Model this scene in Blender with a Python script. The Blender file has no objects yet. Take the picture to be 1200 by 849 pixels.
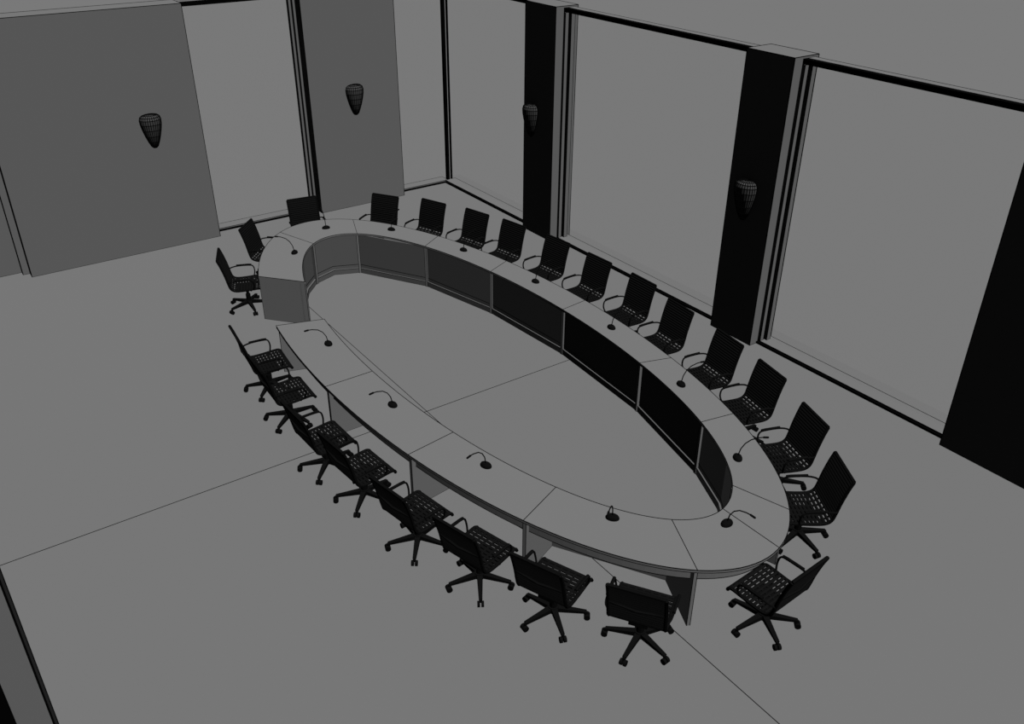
import bpy, bmesh, math, random
from mathutils import Vector, Matrix
S=bpy.context.scene
S.view_settings.view_transform='Standard'
S.view_settings.look='None'
COL=S.collection
# ---------- materials ----------
def mat(name,alb,noise=0.0):
    m=bpy.data.materials.new(name); m.use_nodes=True
    nt=m.node_tree; nt.nodes.clear()
    o=nt.nodes.new('ShaderNodeOutputMaterial'); d=nt.nodes.new('ShaderNodeBsdfDiffuse')
    d.inputs['Color'].default_value=(alb,alb,alb,1)
    nt.links.new(d.outputs[0],o.inputs[0])
    if noise:
        n=nt.nodes.new('ShaderNodeTexNoise'); n.inputs['Scale'].default_value=1.3
        r=nt.nodes.new('ShaderNodeMapRange')
        r.inputs['To Min'].default_value=alb*(1-noise); r.inputs['To Max'].default_value=alb*(1+noise)
        nt.links.new(n.outputs['Fac'],r.inputs['Value']); nt.links.new(r.outputs[0],d.inputs['Color'])
    return m
A=.018
K=.05/A
M_floor=mat('floor_grey',A*1.0,noise=.02)
M_out=mat('ground_grey',A*1.05)
M_wall=mat('wall_grey',A)
M_tab=mat('table_grey',A*1.04)
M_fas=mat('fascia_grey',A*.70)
M_line=mat('dark_seam',.0003)
M_rib=mat('leather_rib',.0008)
M_metal=mat('black_metal',.0006)
M_shade=mat('sconce_mesh',.009)
g=bpy.data.materials.new('clear_glass'); g.use_nodes=True
nt=g.node_tree; nt.nodes.clear(); o=nt.nodes.new('ShaderNodeOutputMaterial'); t=nt.nodes.new('ShaderNodeBsdfTransparent')
t.inputs[0].default_value=(.99,.99,.99,1); nt.links.new(t.outputs[0],o.inputs[0]); M_glass=g
# ---------- mesh helpers ----------
class MB:
    def __init__(s): s.v=[]; s.f=[]; s.m=[]
    def add(s,vs,fs,mi=0):
        b=len(s.v); s.v+= [tuple(v) for v in vs]; s.f+=[tuple(b+i for i in f) for f in fs]; s.m+=[mi]*len(fs)
    def box(s,a,b,mi=0,edge=None,er=.007):
        x0,y0,z0=a;x1,y1,z1=b
        vs=[(x0,y0,z0),(x1,y0,z0),(x1,y1,z0),(x0,y1,z0),(x0,y0,z1),(x1,y0,z1),(x1,y1,z1),(x0,y1,z1)]
        s.add(vs,[(0,3,2,1),(4,5,6,7),(0,1,5,4),(1,2,6,5),(2,3,7,6),(3,0,4,7)],mi)
        if edge is not None:
            for i,j in [(0,1),(1,2),(2,3),(3,0),(4,5),(5,6),(6,7),(7,4),(0,4),(1,5),(2,6),(3,7)]:
                s.tube([vs[i],vs[j]],er,edge,4)
    def hexa(s,bot,top,mi=0):
        s.add(list(bot)+list(top),[(0,3,2,1),(4,5,6,7),(0,1,5,4),(1,2,6,5),(2,3,7,6),(3,0,4,7)],mi)
    def tube(s,pts,r,mi=0,n=6,closed=False):
        pts=[Vector(p) for p in pts]; N=len(pts)
        rr=r if isinstance(r,(list,tuple)) else [r]*N
        rings=[]; up=None
        for i,p in enumerate(pts):
            if closed: d=pts[(i+1)%N]-pts[i-1]
            else: d=pts[min(i+1,N-1)]-pts[max(i-1,0)]
            d.normalize()
            if up is None: up=Vector((0,0,1)) if abs(d.z)<.9 else Vector((1,0,0))
            x=d.cross(up)
            if x.length<1e-4: x=d.cross(Vector((0,1,0)))
            x.normalize(); y=x.cross(d); up=y
            rings.append([p+(x*math.cos(2*math.pi*(k+.5)/n)+y*math.sin(2*math.pi*(k+.5)/n))*rr[i] for k in range(n)])
        vs=[v for r_ in rings for v in r_]; fs=[]
        for i in range(N if closed else N-1):
            j=(i+1)%N
            for k in range(n):
                fs.append((i*n+k,i*n+(k+1)%n,j*n+(k+1)%n,j*n+k))
        if not closed:
            fs.append(tuple(range(n))[::-1]); fs.append(tuple((N-1)*n+k for k in range(n)))
        s.add(vs,fs,mi)
    def mesh(s,name,mats):
        me=bpy.data.meshes.new(name); me.from_pydata(s.v,[],s.f)
        for m in mats: me.materials.append(m)
        me.polygons.foreach_set('material_index',s.m)
        bm=bmesh.new(); bm.from_mesh(me); bmesh.ops.recalc_face_normals(bm,faces=bm.faces); bm.to_mesh(me); bm.free()
        me.update(); return me
    def obj(s,name,mats,parent=None):
        return link(name,s.mesh(name,mats),parent)
def link(name,me,parent=None):
    o=bpy.data.objects.new(name,me); COL.objects.link(o)
    if parent: o.parent=parent
    return o
def empty(name,loc=(0,0,0),rz=0):
    o=bpy.data.objects.new(name,None); o.empty_display_size=.2; COL.objects.link(o); o.location=loc; o.rotation_euler=(0,0,rz); return o
# ---------- room ----------
b=MB(); b.box((-150,-150,-.3),(250,300,-.05)); b.obj('ground_outside',[M_out])
b=MB(); b.box((-1.2,.9,-.05),(10.6,17.1,0),0)
b.tube([(4.88,.9,0),(4.88,13.2,0)],.005,1,4); b.tube([(-.9,8.855,0),(7.5,8.855,0)],.005,1,4)
b.obj('floor',[M_floor,M_line])
HW=4.25
WM=[M_wall,M_line]
b=MB()
b.box((1.37,16.51,0),(4.74,17.0,HW),0,1)
b.box((6.9,16.55,0),(8.84,17.0,HW),0,1)
b.box((-1.2,16.83,0),(1.26,17.0,HW),0,1)
b.box((1.26,16.70,0),(1.37,17.0,HW),0,1)
b.obj('wall_back',WM)
b=MB()
for y0,y1 in ((12.68,13.56),(7.63,8.44),(-.5,4.45)):
    b.box((9.87,y0,0),(10.35,y1,HW),0,1)
b.obj('wall_right',WM)
b=MB()
b.box((-.33,4.0,0),(-.17,4.45,HW),0,1)
b.box((-.75,3.98,0),(-.33,4.45,HW),1)
b.obj('wall_left',WM)
def window(n,axis,a,c,p,jl=True,jr=True):
    e=empty('window_%d'%n)
    f=MB()
    def bx(u0,u1,d0,d1,z0,z1,ed=1,mi=0):
        if axis=='x': f.box((p+d0,u0,z0),(p+d1,u1,z1),mi,ed,.005)
        else: f.box((u0,p+d0,z0),(u1,p+d1,z1),mi,ed,.005)
    bx(a,c,.0,.26,0,.05)
    bx(a,c,-.03,.025,.0,.03,1,1)
    bx(a,c,.0,.09,HW-.09,HW-.03,1,1)
    bx(a,c,.09,.24,HW-.10,HW-.03)
    for k,s,on in ((a,1,jl),(c,-1,jr)):
        if not on: continue
        u=sorted((k,k+s*.05)); bx(u[0],u[1],.0,.07,.05,HW-.1)
        u=sorted((k,k+s*.09)); bx(u[0],u[1],.10,.18,.05,HW-.1)
    f.obj('frame',WM,e)
    q=MB()
    if axis=='x': q.box((p+.14,a+.02,.07),(p+.15,c-.02,HW-.1))
    else: q.box((a+.02,p+.14,.07),(c-.02,p+.15,HW-.1))
    q.obj('glass_pane',[M_glass],e)
window(1,'y',4.74,6.9,16.78)
window(2,'y',8.84,10.10,16.78,True,False)
window(3,'x',13.56,16.8,10.04,True,False)
window(4,'x',8.44,12.68,10.04)
window(5,'x',4.45,7.63,10.04)
b=MB(); b.box((10.09,16.78,0),(10.15,16.86,HW),1); b.box((10.20,16.78,0),(10.22,16.84,HW),1); b.obj('trim_corner',WM)
# ---------- conference table ----------
CO=(5.68,9.11,2.11,5.30); CI=(5.78,9.06,1.55,4.51)
MAP=[(158,159.7),(180,180.6),(203,201),(226,221.8),(253.5,252),(274,276),(288,291),(314,320.3),(336.5,338),(360,360),(382.3,380.5),(405,400),(434.6,429),(465,465.5),(498,497.7)]
def tout(d):
    for (a,p),(c,q) in zip(MAP,MAP[1:]):
        if d<=c+1e-6: 
            k=(d-a)/(c-a); return p+(q-p)*k
    return MAP[-1][1]
def Q(d,f,z):
    t=math.radians(d); u=math.radians(tout(d))
    i=Vector((CI[0]+CI[2]*math.cos(t),CI[1]+CI[3]*math.sin(t),z)); o=Vector((CO[0]+CO[2]*math.cos(u),CO[1]+CO[3]*math.sin(u),z))
    return i.lerp(o,f)
N=180
ts=sorted(set([158+340*i/N for i in range(N+1)]+[m[0] for m in MAP]))
tab=empty('conference_table')
def ring(mb,f0,f1,z0,z1,mi=0,tt=ts):
    v=[];n=len(tt)
    for t in tt: v+=[Q(t,f0,z0),Q(t,f1,z0),Q(t,f1,z1),Q(t,f0,z1)]
    fs=[]
    for i in range(n-1):
        for k in range(4): fs.append((i*4+k,i*4+(k+1)%4,(i+1)*4+(k+1)%4,(i+1)*4+k))
    fs+=[(0,1,2,3),tuple((n-1)*4+k for k in (3,2,1,0))]
    mb.add(v,fs,mi)
TM=[M_tab,M_line]
seams=[m[0] for m in MAP]
b=MB(); ring(b,0,1,.72,.75)
for f,z,r in ((0,.75,.005),(1,.75,.005),(1,.72,.004),(0,.72,.004)):
    b.tube([Q(t,f,z) for t in ts],r,1,4)
for s in seams: b.tube([Q(s,0,.75),Q(s,1,.75)],.005,1,4)
b.obj('tabletop',TM,tab)
fs_=[158,180,203,226,253.5,264,274,281,288,301,314,336.5,360,382.3,405,434.6,450,465,476,487,498]
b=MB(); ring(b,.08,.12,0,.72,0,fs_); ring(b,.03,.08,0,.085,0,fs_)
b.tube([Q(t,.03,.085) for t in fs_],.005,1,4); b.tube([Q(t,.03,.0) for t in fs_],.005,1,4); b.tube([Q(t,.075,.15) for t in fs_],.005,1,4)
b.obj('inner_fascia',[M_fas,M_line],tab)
b=MB(); ring(b,.84,.87,.56,.72); b.tube([Q(t,.87,.56) for t in ts],.005,1,4); b.obj('outer_apron',TM,tab)
b=MB()
for s in seams:
    if s==274: continue
    p0=Q(s,.0,0); p1=Q(s,.96,0)
    d=(p1-p0).normalized(); n=Vector((-d.y,d.x,0))*.018
    pts=[p0-n,p0+n,p1+n,p1-n]
    if s==498:
        p1=Q(s,1,0); pts=[p0-n*2,p0,p1,p1-n*2]
    tp=[p+Vector((0,0,.72)) for p in pts]
    b.hexa(pts,tp)
    for p,q in zip(pts,tp): b.tube([p,q],.004,1,4)
    b.tube([pts[0],pts[3]],.004,1,4); b.tube([pts[1],pts[2]],.004,1,4)
b.obj('support_panels',TM,tab)
# ---------- microphones ----------
def norm_out(x,y):
    return Vector(((x-5.7)/2.0**2,(y-9.1)/5.0**2,0)).normalized()
mb=MB()
prof=[(.0,.045),(.03,.045),(.05,.03),(.058,.012),(.058,0)]
n=16; vs=[];fs=[]
for r,z in prof:
    for k in range(n): a=2*math.pi*k/n; vs.append((r*1.25*math.cos(a) if r else 0,r*math.sin(a)*.9,z))
for i in range(len(prof)-1):
    for k in range(n): fs.append((i*n+k,i*n+(k+1)%n,(i+1)*n+(k+1)%n,(i+1)*n+k))
mb.add(vs,fs)
mb.tube([(0,0,.04),(0,.02,.13),(0,.06,.20),(0,.12,.25),(0,.20,.275),(0,.25,.28)],.0065,0,6)
mb.tube([(0,.24,.28),(0,.25,.28),(0,.30,.278),(0,.31,.278)],[.006,.012,.012,.006],0,8)
MIC=mb.mesh('microphone_body',[M_metal])
mics=[(4.95,13.21),(5.85,13.93),(6.76,13.21),(7.31,11.72),(7.56,10.04),(7.53,8.21),(7.25,6.55),(6.66,5.07),(5.74,4.37),(4.86,5.09),(4.30,6.54),(4.05,8.19),(4.07,10.03)]
for x,y in mics:
    d=norm_out(x,y); o=link('gooseneck_microphone',MIC); o.location=(x,y,.755); o.rotation_euler=(0,0,math.atan2(-d.x,d.y))
# ---------- chairs ----------
def catmull(P,m=10):
    out=[];P=[Vector(p) for p in P];Q_=[P[0]*2-P[1]]+P+[P[-1]*2-P[-2]]
    for i in range(1,len(Q_)-2):
        for k in range(m):
            t=k/m;a,b_,c,d=Q_[i-1:i+3]
            out.append(.5*((2*b_)+(c-a)*t+(2*a-5*b_+4*c-d)*t*t+(3*b_-a-3*c+d)*t**3))
    out.append(P[-1]);return out
prof=catmull([(0,.275,.40),(0,.255,.43),(0,.20,.445),(0,.0,.43),(0,-.15,.43),(0,-.22,.47),(0,-.25,.56),(0,-.28,.70),(0,-.325,.86),(0,-.365,.97)],12)
L=[0]
for i in range(1,len(prof)): L.append(L[-1]+(prof[i]-prof[i-1]).length)
def at(s):
    for i in range(1,len(L)):
        if L[i]>=s:
            k=(s-L[i-1])/(L[i]-L[i-1]); p=prof[i-1].lerp(prof[i],k); d=(prof[i]-prof[i-1]).normalized(); return p,d
    return prof[-1],(prof[-1]-prof[-2]).normalized()
sl=MB(); W=.255; s=0; tot=L[-1]
while s<tot-.01:
    seat=s<.50
    pitch=.044 if seat else .034; gap=.014 if seat else .0
    e=min(s+pitch-gap,tot); a,d=at(s); c,_=at(e); m,dm=at((s+e)/2)
    nn=Vector((0,dm.z,-dm.y))*.011
    X=Vector((W,0,0))
    sec=[a-nn*.6,m-nn*1.3,c-nn*.6,c+nn*.6,m+nn*1.3,a+nn*.6]
    vs=[p-X for p in sec]+[p+X for p in sec]
    sl.add(vs,[tuple(range(6))[::-1],tuple(range(6,12))]+[(i,(i+1)%6,6+(i+1)%6,6+i) for i in range(6)])
    s+=pitch
for x in (-.19,-.115,-.04,.04,.115,.19):
    for i in range(0,len(prof)-1,2):
        j=min(i+2,len(prof)-1); a,c=prof[i],prof[j]; w=Vector((.011,0,0)); d=(c-a).normalized(); nn=Vector((0,d.z,-d.y))*.006; X=Vector((x,0,0))
        sl.hexa([a+X-w-nn,a+X+w-nn,c+X+w-nn,c+X-w-nn],[a+X-w+nn,a+X+w+nn,c+X+w+nn,c+X-w+nn])
SL=sl.mesh('ribbed_sling',[M_rib])
fr=MB()
for sx in (-1,1):
    fr.tube([p+Vector((sx*.265,0,0)) for p in prof[::3]+[prof[-1]]],.019,0,6)
    arm=catmull([(sx*.27,.12,.435),(sx*.30,.14,.52),(sx*.31,.12,.60),(sx*.31,.05,.62),(sx*.31,-.12,.62),(sx*.30,-.22,.605),(sx*.27,-.265,.59)],6)
    fr.tube(arm,.011,0,6)
    fr.tube([(sx*.31,.10,.624),(sx*.31,.05,.63),(sx*.31,-.14,.63)],.018,0,6)
fr.tube([(-.265,.27,.41),(.265,.27,.41)],.017,0,6)
fr.tube([(-.265,-.365,.97),(.265,-.365,.97)],.019,0,6)
fr.tube([(-.255,.08,.42),(0,.06,.385),(.255,.08,.42)],.018,0,6)
fr.tube([(-.255,-.14,.42),(0,-.10,.385),(.255,-.14,.42)],.018,0,6)
fr.tube([(-.255,-.285,.70),(0,-.31,.69),(.255,-.285,.70)],.014,0,6)
fr.box((-.09,-.15,.34),(.09,.13,.40))
FR=fr.mesh('frame',[M_metal])
ba=MB()
ba.tube([(0,0,.36),(0,0,.23)],.024,0,10); ba.tube([(0,0,.25),(0,0,.10)],.038,0,10); ba.tube([(0,0,.15),(0,0,.085)],.055,0,10)
for k in range(5):
    a=math.radians(72*k); c,s_=math.cos(a),math.sin(a)
    def R4(r,w,z0,z1): return [Vector((c*r-s_*w,s_*r+c*w,z0)),Vector((c*r+s_*w,s_*r-c*w,z0)),Vector((c*r+s_*w,s_*r-c*w,z1)),Vector((c*r-s_*w,s_*r+c*w,z1))]
    ba.hexa(R4(.03,.03,.09,.145),R4(.33,.018,.075,.10))
    ba.tube([(c*.325,s_*.325,.09),(c*.325,s_*.325,.05)],.016,0,8)
    for sd in (-1,1):
        ax=Vector((-s_,c,0)); ctr=Vector((c*.335,s_*.335,.032))
        ba.tube([ctr+ax*sd*.006,ctr+ax*sd*.034],.032,0,12)
BA=ba.mesh('star_base',[M_metal])
random.seed(3)
def chair(x,y,br=None,tw=0):
    d=norm_out(x,y)
    rz=math.atan2(d.x,-d.y)+math.radians(tw)
    e=empty('office_chair',(x,y,0),rz)
    link('seat_and_back',SL,e); link('arm_frame',FR,e); bo=link('star_base',BA,e)
    bo.rotation_euler=(0,0,random.uniform(0,1.2) if br is None else math.radians(br)-rz)
for x,y,br,tw in [(4.15,13.45,193,0),(3.44,10.78,227,0),(3.37,9.88,218,0),(3.31,8.61,227,0),(3.41,7.80,227,0),(3.53,6.75,233,0),(3.76,5.86,238,0),(4.10,5.04,249,0),(4.59,4.30,202,0),(5.76,3.77,245,6)]:
    chair(x*.982,y*.982,br,tw)
for x,y in [(5.84,14.9),(7.19,14.15),(7.75,13.38),(8.11,12.5),(8.33,11.69),(8.51,10.7),(8.57,9.72),(8.6,8.74),(8.43,7.79),(8.3,6.75),(8.11,5.88),(7.72,4.92),(7.17,4.12),(4.5,14.18)]:
    d=norm_out(x,y); chair(x*1.009-d.x*.36,y*1.009-d.y*.36)
# ---------- wall sconces ----------
def sconce(loc,rz):
    prof=[(.0,.30),(.07,.295),(.13,.28),(.17,.25),(.185,.20),(.18,.12),(.16,.02),(.13,-.09),(.095,-.19),(.06,-.27),(.03,-.30),(.0,-.305)]
    e=empty('wall_sconce',loc,rz)
    def surf(sc):
        v=[];f=[];n=14
        for r,z in prof:
            for k in range(n+1):
                a=math.pi*k/n; v.append((r*sc*math.cos(a),-max(r*sc*.85*math.sin(a),0)-.002,z))
        for i in range(len(prof)-1):
            for k in range(n): f.append((i*(n+1)+k,i*(n+1)+k+1,(i+1)*(n+1)+k+1,(i+1)*(n+1)+k))
        return v,f
    m1=MB(); v,f=surf(.97); m1.add(v,f); m1.obj('shade',[M_shade],e)
    m2=MB(); v,f=surf(1.0); m2.add(v,f); o=m2.obj('wire_mesh',[M_line],e)
    w=o.modifiers.new('wire','WIREFRAME'); w.thickness=.014
sconce((3.86,16.51,2.2),0); sconce((7.85,16.55,2.2),0)
sconce((9.87,13.33,2.2),-math.pi/2); sconce((9.87,8.11,2.2),-math.pi/2)
# ---------- light ----------
w=bpy.data.worlds.new('world'); S.world=w; w.use_nodes=True
w.node_tree.nodes['Background'].inputs[0].default_value=(.12,.12,.12,1)
def sun(name,d,E):
    l=bpy.data.lights.new(name,'SUN'); l.energy=E; l.angle=0; l.use_shadow=False
    o=bpy.data.objects.new(name,l); COL.objects.link(o); o.location=(5,5,12)
    o.rotation_euler=Vector(d).to_track_quat('Z','Y').to_euler()
sun('key_sun',(0,-.444,.896),12.6*K)
sun('fill_sun',(.27,.963,.0),2.6*K)
# ---------- camera ----------
yaw,pit,rol,f=math.radians(35.357),math.radians(30.095),math.radians(.342),1043.66
F=Vector((math.sin(yaw)*math.cos(pit),math.cos(yaw)*math.cos(pit),-math.sin(pit)))
R=Vector((math.cos(yaw),-math.sin(yaw),0));U=R.cross(F)
R,U=R*math.cos(rol)+U*math.sin(rol),-R*math.sin(rol)+U*math.cos(rol)
c=bpy.data.cameras.new('camera'); c.sensor_width=36; c.lens=f/1200*36; c.clip_end=500
co=bpy.data.objects.new('camera',c); COL.objects.link(co)
m=Matrix((R,U,-F)).transposed().to_4x4(); m.translation=Vector((0,0,6.6)); co.matrix_world=m
S.camera=co
